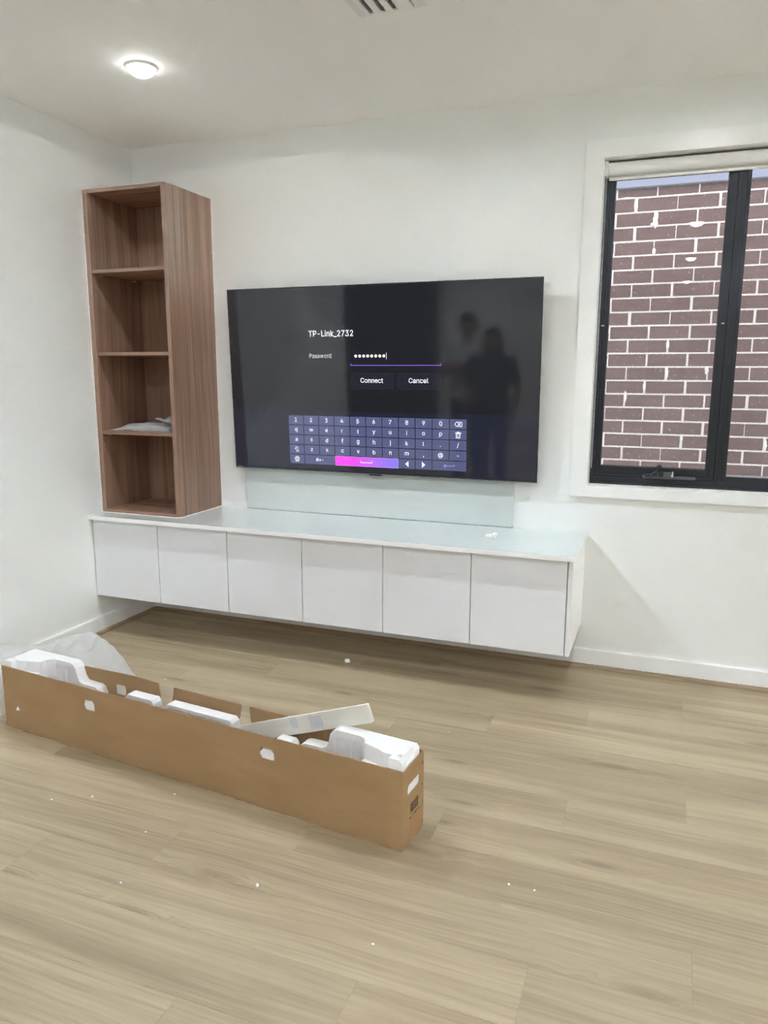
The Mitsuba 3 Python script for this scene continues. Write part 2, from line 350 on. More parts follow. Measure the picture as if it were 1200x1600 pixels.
obj('capping', cat(cbox(1.0, 5.6, NY - 0.028, NY + 0.13, 2.556, 2.80, 0.004), cbox(1.0, 5.6, NY - 0.034, NY - 0.026, 2.648, 2.656, 0.002)), 'm_capping', nb)
# mortar smears
def blob(x, z, rx, rz):
    s = trimesh.creation.icosphere(2, 1.0); v = s.vertices * [rx, 0.006, rz]
    v *= (0.75 + 0.5 * meshkit.noise(v * 70 + x * 31, 3))[:, None]; s.vertices = v + [x, NY - 0.001, z]; return s
smear = [blob(2.684 - 0.002, 2.365, 0.015, 0.05), blob(2.56, 2.45, 0.012, 0.045), blob(2.44 + 0.24, 2.335, 0.024, 0.012), blob(2.50, 2.50, 0.06, 0.007)]
for _ in range(26):
    rr = rng.randrange(-10, 9); o = 2.684 if rr % 2 else 2.684 + BL / 2
    smear.append(blob(o + rng.randrange(-1, 5) * BL + rng.uniform(-.004, .004), 1.714 + rr * COURSE + COURSE * rng.uniform(0.2, 0.8), rng.uniform(.006, .011), rng.uniform(.015, .04)))
tag(obj('mortar_smear', cat(*smear), 'm_mortar', nb, smooth=True), kind='stuff')
tag(obj('side_path', cbox(0.5, 6.0, 0.25, NY + 0.2, -0.45, -0.2), 'm_concrete'), 'concrete side path between the house and the brick wall', 'path', kind='structure')

# ------------------------------------------------------------------ downlights
ring_prof = [(0.0545, 0), (0.066, 0), (0.066, -0.002), (0.060, -0.007), (0.0565, -0.008), (0.0545, -0.0075), (0.0545, 0)]
lens_prof = [(0, -0.040)] + [(0.054 * math.sin(a), -0.007 - 0.033 * math.cos(a)) for a in np.linspace(0.15, math.pi / 2, 9)] + [(0.054, -0.003), (0, -0.003)]
ring = mikit.ply(lathe(ring_prof[::-1], 40), 'm_white_plastic', smooth=30)
lm = lathe(lens_prof, 40); lm.fix_normals()
lens = mikit.ply(lm, 'm_white_plastic', smooth=40, emitter={'type': 'area', 'radiance': rgb([LAMP * c for c in LAMP_RGB]), 'sampling_weight': 1.0})
mat('m_lamp_housing', (0.8, 0.8, 0.8), 0.5, 0.3)
for j, yy in enumerate((-0.9, -2.9, -4.87, -6.95)):
    for i, xx in enumerate((0.79, 2.95)):
        key = number('downlight')
        tw = T().translate([xx, yy, H])
        scene[key + '__trim_ring'] = {**ring, 'to_world': tw}
        scene[key + '__lens'] = {**lens, 'to_world': tw}
        scene[f'lamp_beam_{i}{j}'] = {'type': 'spot', 'intensity': rgb([BEAMS.get((i, j), BEAM) * c for c in LAMP_RGB]), 'cutoff_angle': 86.0, 'beam_width': 52.0,
                                      'to_world': T().look_at(origin=[xx, yy, H - 0.044], target=[xx, yy, 0], up=[0, 1, 0])}
        if (i, j) == (0, 0): tag(key, 'glowing round white downlight in the ceiling above the bookshelf corner', 'downlight')
        else: tag(key, 'glowing round white downlight in the ceiling, %s, %s' % (('left row', 'window side row')[i], ('nearest the television wall', 'second from the television wall', 'third from the television wall', 'nearest the rear wall')[j]), 'downlight')

# ------------------------------------------------------------------ ceiling vent
v = thing('ceiling_vent')
tag(v, 'square white slatted air vent in the ceiling', 'air vent')
vx0, vx1, vy0, vy1 = 1.766, 2.012, -1.245, -0.99
outer = sbox(vx0, vy0, vx1, vy1); inner = sbox(vx0 + 0.028, vy0 + 0.02, vx1 - 0.046, vy1 - 0.014)
obj('flange', ext(outer.difference(inner), 0.004).apply_translation((0, 0, H - 0.0045)), 'm_vent_flange', v)
slots = [sbox(x, vy0 + 0.045, x + 0.0165, vy1 - 0.032) for x in (1.8155, 1.8575, 1.8975)]
plate = inner.buffer(-0.0035)
for s in slots: plate = plate.difference(s)
obj('face_plate', ext(plate, 0.010).apply_translation((0, 0, H - 0.0135)), 'm_trim_paint', v)
obj('backing', cbox(vx0 + 0.03, vx1 - 0.05, vy0 + 0.022, vy1 - 0.016, H - 0.003, H - 0.0005), 'm_dark_slot', v)
for x in (1.8155, 1.8575, 1.8975):
    obj('slat', place(cbox(0, 0.007, 0, 0.178, 0, 0.001), (x + 0.005, vy0 + 0.045, H - 0.0105), (0.8, 0, 0.5), (0, 1, 0), (-0.5, 0, 0.8)), 'm_black_plastic', v)

# ------------------------------------------------------------------ floating cabinet and benchtop
c = thing('floating_cabinet')
tag(c, 'long white gloss wall-hung cabinet with six plain doors under the television', 'cabinet')
CZ0, CZ1, CY = 0.2195, 0.641, -0.462
obj('carcass', cat(cbox(0.004, 2.492, CY + 0.0005, -0.001, CZ0, CZ0 + 0.018), cbox(0.004, 2.492, CY + 0.0005, -0.001, CZ1 - 0.018, CZ1), cbox(0.004, 2.492, -0.012, -0.001, CZ0, CZ1),
                  *[cbox(x, x + 0.018, CY + 0.0005, -0.001, CZ0 + 0.018, CZ1 - 0.018) for x in [0.004] + [0.0042 + i * 0.4142 - 0.009 for i in range(1, 6)] + [2.474]]), 'm_edge_grey', c)
door = mikit.ply(cbox(0.0014, 0.4142 - 0.0014, -0.4804, CY, CZ0 - 0.001, CZ1 - 0.003, 0.0008), 'm_gloss_white')
for i in range(6):
    scene[number(c + '__door')] = {**door, 'to_world': T().translate([0.0042 + i * 0.4142, 0, 0])}
obj('end_panel', cbox(2.4925, 2.5105, -0.4804, -0.001, CZ0 - 0.002, CZ1, 0.0008), 'm_gloss_white', c)
bt_ = tag(thing('benchtop'), 'long glossy white benchtop on the floating cabinet', 'benchtop')
obj('top', cbox(0.001, 2.518, -0.508, -0.001, 0.6415, 0.663, 0.0005), 'm_bench_white', bt_)
obj('edge_band', cat(cbox(0.001, 2.519, -0.509, -0.508, 0.6415, 0.6628, 0.0003), cbox(2.518, 2.519, -0.508, -0.001, 0.6415, 0.6628, 0.0003)), 'm_trim_paint', bt_)
bp = thing('backing_panel')
tag(bp, 'pale greenish glossy panel on the wall between television and benchtop', 'wall panel')
obj('sheet', cbox(0.670, 2.165, -0.010, -0.001, 0.6655, 1.45, 0.0008), 'm_panel_glass', bp)
obj('seal', cbox(0.671, 2.164, -0.008, -0.001, 0.6632, 0.6652), 'm_shadow_gap', bp)

# ------------------------------------------------------------------ bookshelf
s = thing('bookshelf')
tag(s, 'tall narrow walnut open bookshelf standing on the left end of the benchtop', 'bookshelf')
SX0, SX1, SD, SZ0, SZ1, PT = 0.0035, 0.5007, -0.3947, 0.6635, 2.308, 0.024
obj('side_panel', cbox(SX0, SX0 + PT + 0.004, SD, -0.001, SZ0, SZ1, 0.001), 'm_walnut', s)
obj('side_panel', cbox(SX1 - PT, SX1, SD, -0.001, SZ0, SZ1, 0.001), 'm_walnut', s)
ix0, ix1 = SX0 + PT + 0.0042, SX1 - PT - 0.0002
obj('top_panel', cbox(ix0, ix1, SD + 0.001, -0.001, SZ1 - 0.018, SZ1, 0.0008), 'm_walnut_across', s)
obj('bottom_panel', cbox(ix0, ix1, SD + 0.001, -0.001, SZ0, SZ0 + 0.018, 0.0008), 'm_walnut_across', s)
obj('back_panel', cbox(ix0, ix1, -0.016, -0.002, SZ0 + 0.018, SZ1 - 0.018), 'm_walnut', s)
pin = None
for zt in (1.922, 1.510, 1.1025):
    sh = obj('shelf', cbox(ix0 + 0.001, ix1 - 0.001, SD + 0.004, -0.018, zt - 0.018, zt, 0.0008), 'm_walnut_across', s)
    for yy in (-0.338, -0.075):
        for sx in (0, 1):
            px = ix0 + 0.0085 if sx == 0 else ix1 - 0.0085
            obj('shelf_pin', tube([(px - 0.008, yy, zt - 0.0235), (px + 0.008, yy, zt - 0.0235)], 0.005, 10), 'm_chrome', sh, smooth=30)
obj('sealant_line', cat(cbox(SX0 - 0.003, SX0, SD, SD + 0.003, SZ0, SZ1), cbox(SX0, SX1 + 0.004, SD - 0.004, SD, 0.6631, 0.6655), cbox(SX1, SX1 + 0.004, SD, -0.001, 0.6631, 0.6655),
                        cbox(SX1, SX1 + 0.002, -0.003, -0.001, 0.6655, SZ1)), 'm_white_plastic', s)

# clear bag of paperwork on the lowest shelf
def crumple(nx, ny, fn, amp, seed, freq=9.0):
    u, w_ = np.meshgrid(np.linspace(0, 1, nx), np.linspace(0, 1, ny), indexing='ij')
    p = fn(u, w_); q = p.reshape(-1, 3)
    n3 = np.stack([meshkit.fbm(q * freq + 11 * k, 4, seed + k) - 0.5 for k in range(3)], -1)
    ridge = np.abs(meshkit.noise(q * freq * 1.7 + 5, seed + 7) - 0.5)
    q = q + amp * n3 * 1.6; q[:, 2] -= amp * ridge
    i, j = np.meshgrid(np.arange(nx - 1), np.arange(ny - 1), indexing='ij')
    f = np.stack([i * ny + j, (i + 1) * ny + j, (i + 1) * ny + j + 1, i * ny + j + 1], -1).reshape(-1, 4)
    return q, f
mb = thing('plastic_document_bag')
tag(mb, 'clear plastic bag of folded papers lying on the lowest bookshelf shelf', 'plastic bag')
zs = 1.1035
bk = cat(cbox(0.10, 0.40, -0.315, -0.12, zs + 0.002, zs + 0.013, 0.001), cbox(0.14, 0.42, -0.32, -0.15, zs + 0.0135, zs + 0.022, 0.001))
obj('papers', bk, 'm_paper', mb)
def pouch(u, w_):
    a = np.minimum(u, 1 - u) * 2; bb = np.minimum(w_, 1 - w_) * 2
    h = 0.004 + 0.030 * np.clip(a * 2.6, 0, 1) ** 0.7 * np.clip(bb * 2.5, 0, 1) ** 0.6
    return np.stack([0.060 + 0.385 * u, -0.37 + 0.30 * w_, zs + h], -1)
q, f = crumple(34, 26, pouch, 0.021, 4, 21.0); q[:, 2] = np.maximum(q[:, 2], zs + 0.0015); q[:, 0] = np.minimum(q[:, 0], ix1 - 0.003)
obj('film', (q, f), 'm_film_clear', mb, smooth=22)
q, f = crumple(10, 10, lambda u, w_: np.stack([0.335 + 0.125 * u, -0.345 + 0.16 * w_, zs + 0.068 - 0.032 * u + 0.006 * np.sin(9 * w_)], -1), 0.008, 9, 20.0)
fold = trimesh.Trimesh(q, np.vstack([f[:, [0, 1, 2]], f[:, [0, 2, 3]]]), process=False)
obj('folded_corner', (q, f), 'm_paper', mb, smooth=True)

# ------------------------------------------------------------------ television
tv = thing('television')
tag(tv, 'large black wall-mounted television showing a network password screen', 'television')
TW, TH = 1.6424, 0.9386
B0 = np.array([0.635, -0.0489, 0.8955]); TU = np.array([0, -0.0379, 0.9378]); TU /= np.linalg.norm(TU); TX = np.array([1.0, 0, 0]); TN = np.cross(TX, TU)
def tvp(m, n0=0.0): return place(m, B0 + TN * n0, TX, TU, TN)      # local x right, y up, z towards the room
case = cat(cbox(0, TW, 0, TH, -0.008, 0.0, 0.002), cbox(0.12, TW - 0.12, 0.02, TH * 0.75, -0.026, -0.008, 0.004))
obj('case', tvp(case), 'm_black_plastic', tv)
bez = sbox(0, 0, TW, TH).difference(sbox(0.004, 0.012, TW - 0.004, TH - 0.004))
obj('bezel', tvp(ext(bez, 0.0012), 0.0), 'm_black_metal', tv)
obj('chin_strip', tvp(cbox(0.002, TW - 0.002, 0.001, 0.0035, 0.0012, 0.0024)), 'm_silver', tv)
obj('sensor_tab', tvp(cat(cbox(0.79, 0.855, -0.006, 0.004, -0.006, 0.003, 0.0015))), 'm_black_plastic', tv)
obj('badge', tvp(cbox(0.012, 0.045, 0.0055, 0.0095, 0.0012, 0.0018)), 'm_silver', tv)
obj('wall_bracket', cat(cbox(1.30, 1.62, -0.020, -0.0105, 1.15, 1.44), cbox(1.36, 1.40, -0.046, -0.020, 1.17, 1.42), cbox(1.52, 1.56, -0.046, -0.020, 1.17, 1.42)), 'm_black_metal', tv)
def glow(c): return {'type': 'area', 'radiance': rgb(c), 'sampling_weight': 0.01}
SC = srgb
scr = obj('screen', tvp(cbox(0.004, TW - 0.004, 0.012, TH - 0.004, 0.0, 0.0008)), 'm_screen', tv, emitter=glow((0.010, 0.0105, 0.0125)))
mat('m_screen_key', (0.03, 0.033, 0.06), 0.055, 0.55)
mat('m_screen_text', (0.22, 0.22, 0.23), 0.055, 0.55)
def on_screen(name, poly, z, col, m='m_screen'):
    return obj(name, tvp(ext(poly, 0.00012), z), m, scr, emitter=glow(col))
on_screen('keyboard_band', sbox(0.0045, 0.0125, TW - 0.0045, 0.318), 0.0010, (0.013, 0.015, 0.028))
dlg = sbox(0.447, 0.4, 1.189, 0.763)
on_screen('dialog_outline', dlg.difference(dlg.buffer(-0.0012, join_style='mitre')), 0.0010, (0.022, 0.022, 0.024))
KU0, KU1, KV0, KV1 = 0.3335, 1.2998, 0.0376, 0.2952
du, dv = (KU1 - KU0) / 11, (KV1 - KV0) / 5
keys, hi, glyphs = [], [], []
def text(t, hgt, cx=None, left=None, base=0.0, bold=True):
    m = meshkit.text_mesh(t, hgt, 0.0001, bold); lo, up = m.bounds
    dx = (cx - (lo[0] + up[0]) / 2) if cx is not None else (left - lo[0])
    m.apply_translation((dx, base, 0)); return m
def key(c0, r, span=1):
    a = sbox(KU0 + c0 * du + 0.0022, KV1 - (r + 1) * dv + 0.0022, KU0 + (c0 + span) * du - 0.0022, KV1 - r * dv - 0.0022)
    keys.append(a); hi.append(a.difference(a.buffer(-0.0011, join_style='mitre'))); return a.centroid.x, a.centroid.y
rows = ['1234567890\b', 'qwertyuiop\t', 'asdfghjkl./', '^zxcvbnm,@-']
T_ = []
for r, row in enumerate(rows):
    for ci, ch in enumerate(row):
        cx, cy = key(ci, r)
        if ch == '\b':
            o = Polygon([(-0.020, 0), (-0.009, 0.0125), (0.020, 0.0125), (0.020, -0.0125), (-0.009, -0.0125)])
            g = o.difference(o.buffer(-0.0035)).union(LineString([(-0.001, 0.006), (0.011, -0.006)]).buffer(0.0022)).union(LineString([(-0.001, -0.006), (0.011, 0.006)]).buffer(0.0022))
        elif ch == '\t':
            o = Polygon([(-0.0125, 0.008), (0.0125, 0.008), (0.0105, -0.017), (-0.0105, -0.017)])
            g = o.difference(o.buffer(-0.0035)).union(sbox(-0.016, 0.008, 0.016, 0.0115)).union(sbox(-0.006, 0.0115, 0.006, 0.0155)).union(LineString([(-0.0035, 0.004), (-0.0035, -0.012)]).buffer(0.0012)).union(LineString([(0.0035, 0.004), (0.0035, -0.012)]).buffer(0.0012))
        elif ch == '^':
            o = affinity.translate(affinity.rotate(Polygon([(0, 0.018), (0.013, 0.004), (0.0065, 0.004), (0.0065, -0.014), (-0.0065, -0.014), (-0.0065, 0.004), (-0.013, 0.004)]), 20), 0, 0)
            g = o.difference(o.buffer(-0.0032))
        else:
            g = None; h_ = 0.0185
            T_.append(('key_letter', text(ch, h_ * 1.12, cx=cx, base=cy - (0.009 if ch not in 'acegmnopqrsuvwxyz' else 0.007))))
        if g is not None: glyphs.append(affinity.translate(g, cx, cy))
cx, cy = key(0, 4)
circ = Point(0, 0).buffer(0.0145); g = circ.difference(circ.buffer(-0.0028))
el = affinity.scale(circ, 0.45, 1.0); g = g.union(el.difference(el.buffer(-0.0024))).union(circ.intersection(sbox(-1, -0.0012, 1, 0.0012))).union(circ.intersection(sbox(-1, 0.0062, 1, 0.0084))).union(circ.intersection(sbox(-1, -0.0084, 1, -0.0062)))
glyphs.append(affinity.translate(g, cx, cy))
cx, cy = key(1, 4, 2); T_.append(('key_letter', text('#+-', 0.0175, cx=cx, base=cy - 0.008)))
a = sbox(KU0 + 3 * du + 0.001, KV0 + 0.001, KU0 + 7 * du - 0.001, KV0 + dv - 0.001); space_c = a.centroid; space = a
sp = LineString([(-0.030, 0.006), (-0.030, -0.004), (0.030, -0.004), (0.030, 0.006)]).buffer(0.0022, cap_style='flat', join_style='mitre')
glyphs.append(affinity.translate(sp, space_c.x, space_c.y))
cx, cy = key(7, 4); glyphs.append(Polygon([(cx - 0.010, cy), (cx + 0.009, cy + 0.016), (cx + 0.009, cy - 0.016)]))
cx, cy = key(8, 4); glyphs.append(Polygon([(cx + 0.010, cy), (cx - 0.009, cy + 0.016), (cx - 0.009, cy - 0.016)]))
cx, cy = key(9, 4, 2)
ent = LineString([(0.026, 0.006), (0.026, 0.0), (-0.026, 0.0)]).buffer(0.0014).union(LineString([(-0.018, 0.007), (-0.026, 0.0), (-0.018, -0.007)]).buffer(0.0016))
on_screen('enter_arrow', affinity.translate(ent, cx, cy), 0.0016, SC(176, 150, 250))
for a in keys: on_screen('key', a, 0.0012, (0.062, 0.070, 0.150), 'm_screen_key')
on_screen('key_edges', shapely.union_all(hi), 0.0014, (0.14, 0.15, 0.29))
def space_glow(p, n, uv):
    t = smoothstep(0.05, 1.0, uv.x)
    return mix(SC(255, 70, 240), SC(140, 128, 255), t)
sm = tvp(ext(space, 0.00012), 0.0012)
suv = np.stack([(sm.vertices[:, 0] - sm.bounds[0, 0]) / sm.extents[0], (sm.vertices[:, 2] - sm.bounds[0, 2]) / sm.extents[2]], 1)
obj('space_key', sm, 'm_screen', scr, uv=suv, emitter={'type': 'area', 'radiance': mikit.proc(space_glow), 'sampling_weight': 0.02})
on_screen('space_key_edge', space.difference(space.buffer(-0.0012, join_style='mitre')), 0.0014, SC(250, 190, 255))
for nm, (u0, v0, u1, v1) in (('connect_button', (0.6985, 0.4345, 0.9243, 0.512)), ('cancel_button', (0.9447, 0.4345, 1.1676, 0.512))):
    a = sbox(u0, v0, u1, v1)
    on_screen(nm, a, 0.0010, (0.0145, 0.0155, 0.024)); on_screen('button_outline', a.difference(a.buffer(-0.001, join_style='mitre')), 0.00115, (0.045, 0.047, 0.062))
T_ += [('button_caption', text('Connect', 0.0225, cx=0.8088, base=0.465)), ('button_caption', text('Cancel', 0.0225, cx=1.0538, base=0.4655))]
tt = text('TP-Link_2732', 0.0285, left=0, base=0); k_ = 0.2460 / tt.extents[0]; tt.vertices[:, 0] *= k_; tt.apply_translation((0.4672, 0.6935, 0)); T_.append(('network_name', tt))
pw = text('Password', 0.0215, left=0, base=0); pw.vertices[:, 0] *= 0.1232 / pw.extents[0]; pw.apply_translation((0.468, 0.5875, 0))
obj('field_caption', tvp(pw, 0.0016), 'm_screen_text', scr, emitter=glow((0.36, 0.36, 0.39)))
dots = [Point(0.7248 + i * 0.02147, 0.5955).buffer(0.0078, 8) for i in range(8)] + [sbox(0.8872, 0.580, 0.8898, 0.612)]
for a in dots: on_screen('password_dot', a, 0.0016, (0.78, 0.78, 0.82), 'm_screen_text')
ul = LineString([(0.697, 0.560), (0.697, 0.5500), (1.1665, 0.5500), (1.1665, 0.560)]).buffer(0.0019, cap_style='flat', join_style='mitre')
on_screen('input_line', ul, 0.0012, SC(142, 100, 232))
for nm, m in T_: obj(nm, tvp(m, 0.0016), 'm_screen_text', scr, emitter=glow((0.76, 0.76, 0.82)))
for g in glyphs: on_screen('key_icon', g, 0.0016, (0.74, 0.71, 0.82), 'm_screen_text')

# ------------------------------------------------------------------ small white cap on the benchtop
sc_ = thing('plastic_clip')
tag(sc_, 'small white plastic clip lying on the right part of the benchtop', 'plastic clip')
bz = 0.6632
obj('block', cbox(2.085, 2.118, -0.272, -0.240, bz, bz + 0.012, 0.002), 'm_white_plastic', sc_)
obj('tab', cbox(2.118, 2.138, -0.292, -0.236, bz, bz + 0.020, 0.003), 'm_white_plastic', sc_)

# ------------------------------------------------------------------ cardboard carton with foam packing
BA = -0.1096; BLn, BW, BH, TK = 1.7734, 0.1521, 0.2567, 0.0042
BD = np.array([math.cos(BA), math.sin(BA), 0]); BN = np.array([-math.sin(BA), math.cos(BA), 0]); BO = np.array([2.183, -1.6848, 0.0006]) - BD * BLn
ZU = np.array([0, 0, 1.0])
def bxp(m): return place(m, BO, BD, BN, ZU)                         # local (s, t, z)
def sz(poly, t0, t1): return bxp(place(ext(poly, t1 - t0), (0, t1, 0), (1, 0, 0), (0, 0, 1), (0, -1, 0)))
def rr(x0, z0, x1, z1, r): return sbox(x0 + r, z0 + r, x1 - r, z1 - r).buffer(r, 6)
ct = thing('cardboard_box')
tag(ct, 'long open brown cardboard television box lying on the floor', 'cardboard box')
front = Polygon([(0, 0), (BLn, 0), (BLn, BH), (1.2, BH - 0.001), (0.6, BH), (0, BH)])
ho = lambda s0, s1, z0, z1: Polygon([(s0 + 0.004, z1), (s1 - 0.008, z1), (s1, z1 - 0.014), (s1 + 0.001, z0 + 0.001), (s1 - 0.003, z0), (s0 + 0.010, z0), (s0, z0 + 0.014)])
front = front.difference(ho(0.453, 0.510, 0.169, 0.211)).difference(ho(1.256, 1.315, 0.175, 0.214))
obj('front_wall', sz(front, 0.0, TK), 'm_cardboard', ct)
back = Polygon([(0, 0), (BLn, 0), (BLn, BH), (1.108, BH + 0.002), (1.116, 0.150), (1.050, 0.150), (1.073, BH + 0.001), (0.763, BH + 0.002), (0.748, 0.186), (0.735, 0.150), (0.706, 0.150), (0.696, 0.178), (0.686, BH + 0.004), (0.572, BH + 0.009), (0.30, BH), (0, BH)])
back = back.difference(rr(0.464, 0.174, 0.518, 0.215, 0.010))
obj('back_wall', sz(back, BW - TK, BW), 'm_cardboard', ct)
endp = Polygon([(TK, 0), (BW - TK, 0), (BW - TK, BH), (0.100, BH - 0.002), (TK, BH - 0.004)]).difference(rr(0.034, 0.160, 0.128, 0.196, 0.017))
def tz(poly, s0, s1): return bxp(place(ext(poly, s1 - s0), (s0, 0, 0), (0, 1, 0), (0, 0, 1), (1, 0, 0)))
ew = obj('end_wall', tz(endp, BLn - TK, BLn), 'm_cardboard', ct)
obj('end_wall', tz(Polygon([(TK, 0), (BW - TK, 0), (BW - TK, 0.235), (TK, 0.235)]), 0.0, TK), 'm_cardboard', ct)
obj('base', bxp(cbox(TK, BLn - TK, TK, BW - TK, 0.0, TK)), 'm_cardboard_inside', ct)
# printed end: bar code, caption, darker patch, staple marks
rb = random.Random(3); t = 0.054; bars = []
while t < 0.108:
    wdt = rb.choice((0.0015, 0.003, 0.0045)); bars.append(bxp(cbox(BLn, BLn + 0.0003, t, t + wdt, 0.094, 0.127))); t += wdt + rb.choice((0.0015, 0.003))
obj('bar_code', cat(*bars), 'm_print', ew)
cap_ = [bxp(cbox(BLn, BLn + 0.0003, tt_, tt_ + rb.uniform(0.002, 0.005), 0.0785 + rb.uniform(-0.001, 0.001), 0.0835)) for tt_ in np.arange(0.050, 0.122, 0.0062)]
obj('caption', cat(*cap_), 'm_print', ew)
obj('brown_patch', bxp(cbox(BLn, BLn + 0.0003, 0.057, 0.126, 0.004, 0.068)), 'm_cardboard_patch', ew)
st = [bxp(cbox(BLn, BLn + 0.0004, 0.1405 + rb.uniform(-.003, .003), 0.1428 + rb.uniform(-.003, .004), z - 0.0015, z + 0.0015)) for z in (0.020, 0.026, 0.085, 0.090, 0.094, 0.14, 0.147, 0.213, 0.219, 0.223)]
tag(obj('pin_marks', cat(*st), 'm_print', ew), kind='stuff')
obj('crease', sz(LineString([(0.55, 0.105), (0.66, 0.094), (0.78, 0.090), (0.90, 0.0915)]).buffer(0.0012), -0.0005, 0.0), 'm_cardboard', ct)
torn = []
for s0 in np.arange(0.10, 1.72, 0.055):
    if rb.random() < 0.6:
        l = rb.uniform(0.03, 0.07); pts = [(s0, 0.0), (s0 + l, 0.0), (s0 + l * 0.93, 0.004 + rb.random() * 0.003), (s0 + l * 0.5, 0.002 + rb.random() * 0.004), (s0 + 0.05 * l, 0.003)]
        torn.append(sz(Polygon(pts), -0.0022 - rb.random() * 0.0025, -0.0002))
tag(obj('torn_edge', cat(*torn), 'm_cardboard', ct), kind='stuff')

def eps_end(mirror):
    up, tb = (0.008, 0.130) if mirror else (0.0, 0.1465)
    prof = Polygon([(0.006, 0.006), (0.006, 0.268), (0.014, 0.279), (0.272, 0.281), (0.288, 0.276), (0.299, 0.262), (0.306, 0.232), (0.316, 0.214), (0.332, 0.206), (0.396, 0.205), (0.412, 0.198), (0.422, 0.178), (0.428, 0.15), (0.428, 0.006)])
    prof = Polygon([(a, b + (up if b > 0.17 else 0)) for a, b in prof.exterior.coords])
    M = man(place(ext(prof, tb - 0.008), (0, tb, 0), (1, 0, 0), (0, 0, 1), (0, -1, 0)))           # t 0.008..0.130
    cut = []
    # stepped plan: full depth at the end of the box, thin towards the middle
    cut.append(Polygon([(0.155, 0.0), (0.50, 0.0), (0.50, tb - 0.044), (0.190, tb - 0.044), (0.172, tb - 0.050), (0.160, tb - 0.064)]))
    cut.append(Polygon([(0.050, 0.0), (0.160, 0.0), (0.160, 0.055), (0.100, 0.040), (0.080, 0.030), (0.050, 0.030)]))
    for i, pcut in enumerate(cut):
        low = (0.012, 0.236)[i]
        M = M - man(place(ext(pcut, 0.5), (0, 0, low), (1, 0, 0), (0, 1, 0), (0, 0, 1)))
    # recessed pockets in the thin web
    for x0, x1, z0, z1 in ((0.190, 0.222, 0.10, 0.266), (0.236, 0.284, 0.10, 0.262)):
        M = M - man(place(ext(rr(x0, z0, x1, z1, 0.012), 0.5), (0, tb - (0.040 if mirror else 0.034), 0), (1, 0, 0), (0, 0, 1), (0, -1, 0)))
    M = M - man(place(ext(rr(0.02, 0.262, 0.034, 0.30, 0.004), 0.016), (0, 0.044, 0), (1, 0, 0), (0, 0, 1), (0, -1, 0)))
    M = M - man(trimesh.creation.box(bounds=[[-0.01, 0.035, 0.258], [0.017, 0.10, 0.32]]))
    m = tri(M)
    if mirror:
        m.vertices[:, 0] = BLn - m.vertices[:, 0]; m.invert()
    return bxp(m)
tag(obj('foam_end_block', eps_end(False), 'm_eps'), 'stepped white polystyrene block in the left end of the cardboard box', 'foam packing')
tag(obj('foam_end_block', eps_end(True), 'm_eps'), 'stepped white polystyrene block in the right end of the cardboard box', 'foam packing')
def eps_mid(s0, s1, t0, t1, top, pockets=True):
    pr = Polygon([(s0, 0.006), (s0, top - 0.034), (s0 + 0.004, top - 0.016), (s0 + 0.018, top), (s1 - 0.014, top), (s1 - 0.003, top - 0.012), (s1, top - 0.034), (s1, 0.006)])
    M = man(place(ext(pr, t1 - t0), (0, t1, 0), (1, 0, 0), (0, 0, 1), (0, -1, 0)))
    n = max(2, int((s1 - s0) / 0.09)); wpk = (s1 - s0 - 0.03) / n
    for i in range(n if pockets else 0):
        a = s0 + 0.018 + i * wpk
        M = M - man(place(ext(rr(a, 0.08, a + wpk - 0.012, top - 0.012, 0.006), 0.014), (0, t0 + 0.010, 0), (1, 0, 0), (0, 0, 1), (0, -1, 0)))
    return bxp(tri(M))
tag(obj('foam_rail', eps_mid(0.572, 0.722, 0.085, 0.128, 0.222), 'm_eps'), 'short white polystyrene rail in the cardboard box beside the left end block', 'foam packing')
tag(obj('foam_rail', eps_mid(0.768, 1.082, 0.085, 0.128, 0.224), 'm_eps'), 'long white polystyrene rail in the middle of the cardboard box', 'foam packing')
tag(obj('foam_rail', eps_mid(1.248, 1.336, 0.0046, 0.120, 0.206, False), 'm_eps'), 'white polystyrene piece in the cardboard box under the pale foam strip', 'foam packing')
tag(obj('foam_pad', bxp(cbox(0.440, 0.560, 0.0046, 0.075, 0.005, 0.211, 0.006)), 'm_eps'), 'white polystyrene pad showing through the left front hand hole of the box', 'foam packing')
# leaning pale strip
fs = thing('foam_strip')
tag(fs, 'pale cream foam strip with bits of tape leaning out of the cardboard box', 'foam strip')
ang = math.atan(0.373); e1 = np.array([math.cos(ang), 0, math.sin(ang)]); e2 = np.array([-math.sin(ang), 0, math.cos(ang)])
P0 = np.array([1.604, 0.132, 0.318])     # lower right corner, front face, in box coordinates
def strip(poly, d0, d1):
    m = place(ext(poly, d1 - d0), P0 + np.array([0, d1, 0]), -e1, e2, np.array([0, -1.0, 0]))
    return bxp(m)
obj('strip', strip(rr(0.0, 0.0, 0.74, 0.0605, 0.004), 0.0, 0.0135), 'm_foam_strip', fs)
for a0, a1, b0, b1 in ((0.190, 0.240, 0.012, 0.052), (0.290, 0.318, 0.022, 0.060), (0.495, 0.56, 0.008, 0.040)):
    obj('tape', strip(sbox(a0, b0, a1, b1), -0.0004, 0.0), 'm_tape', fs)

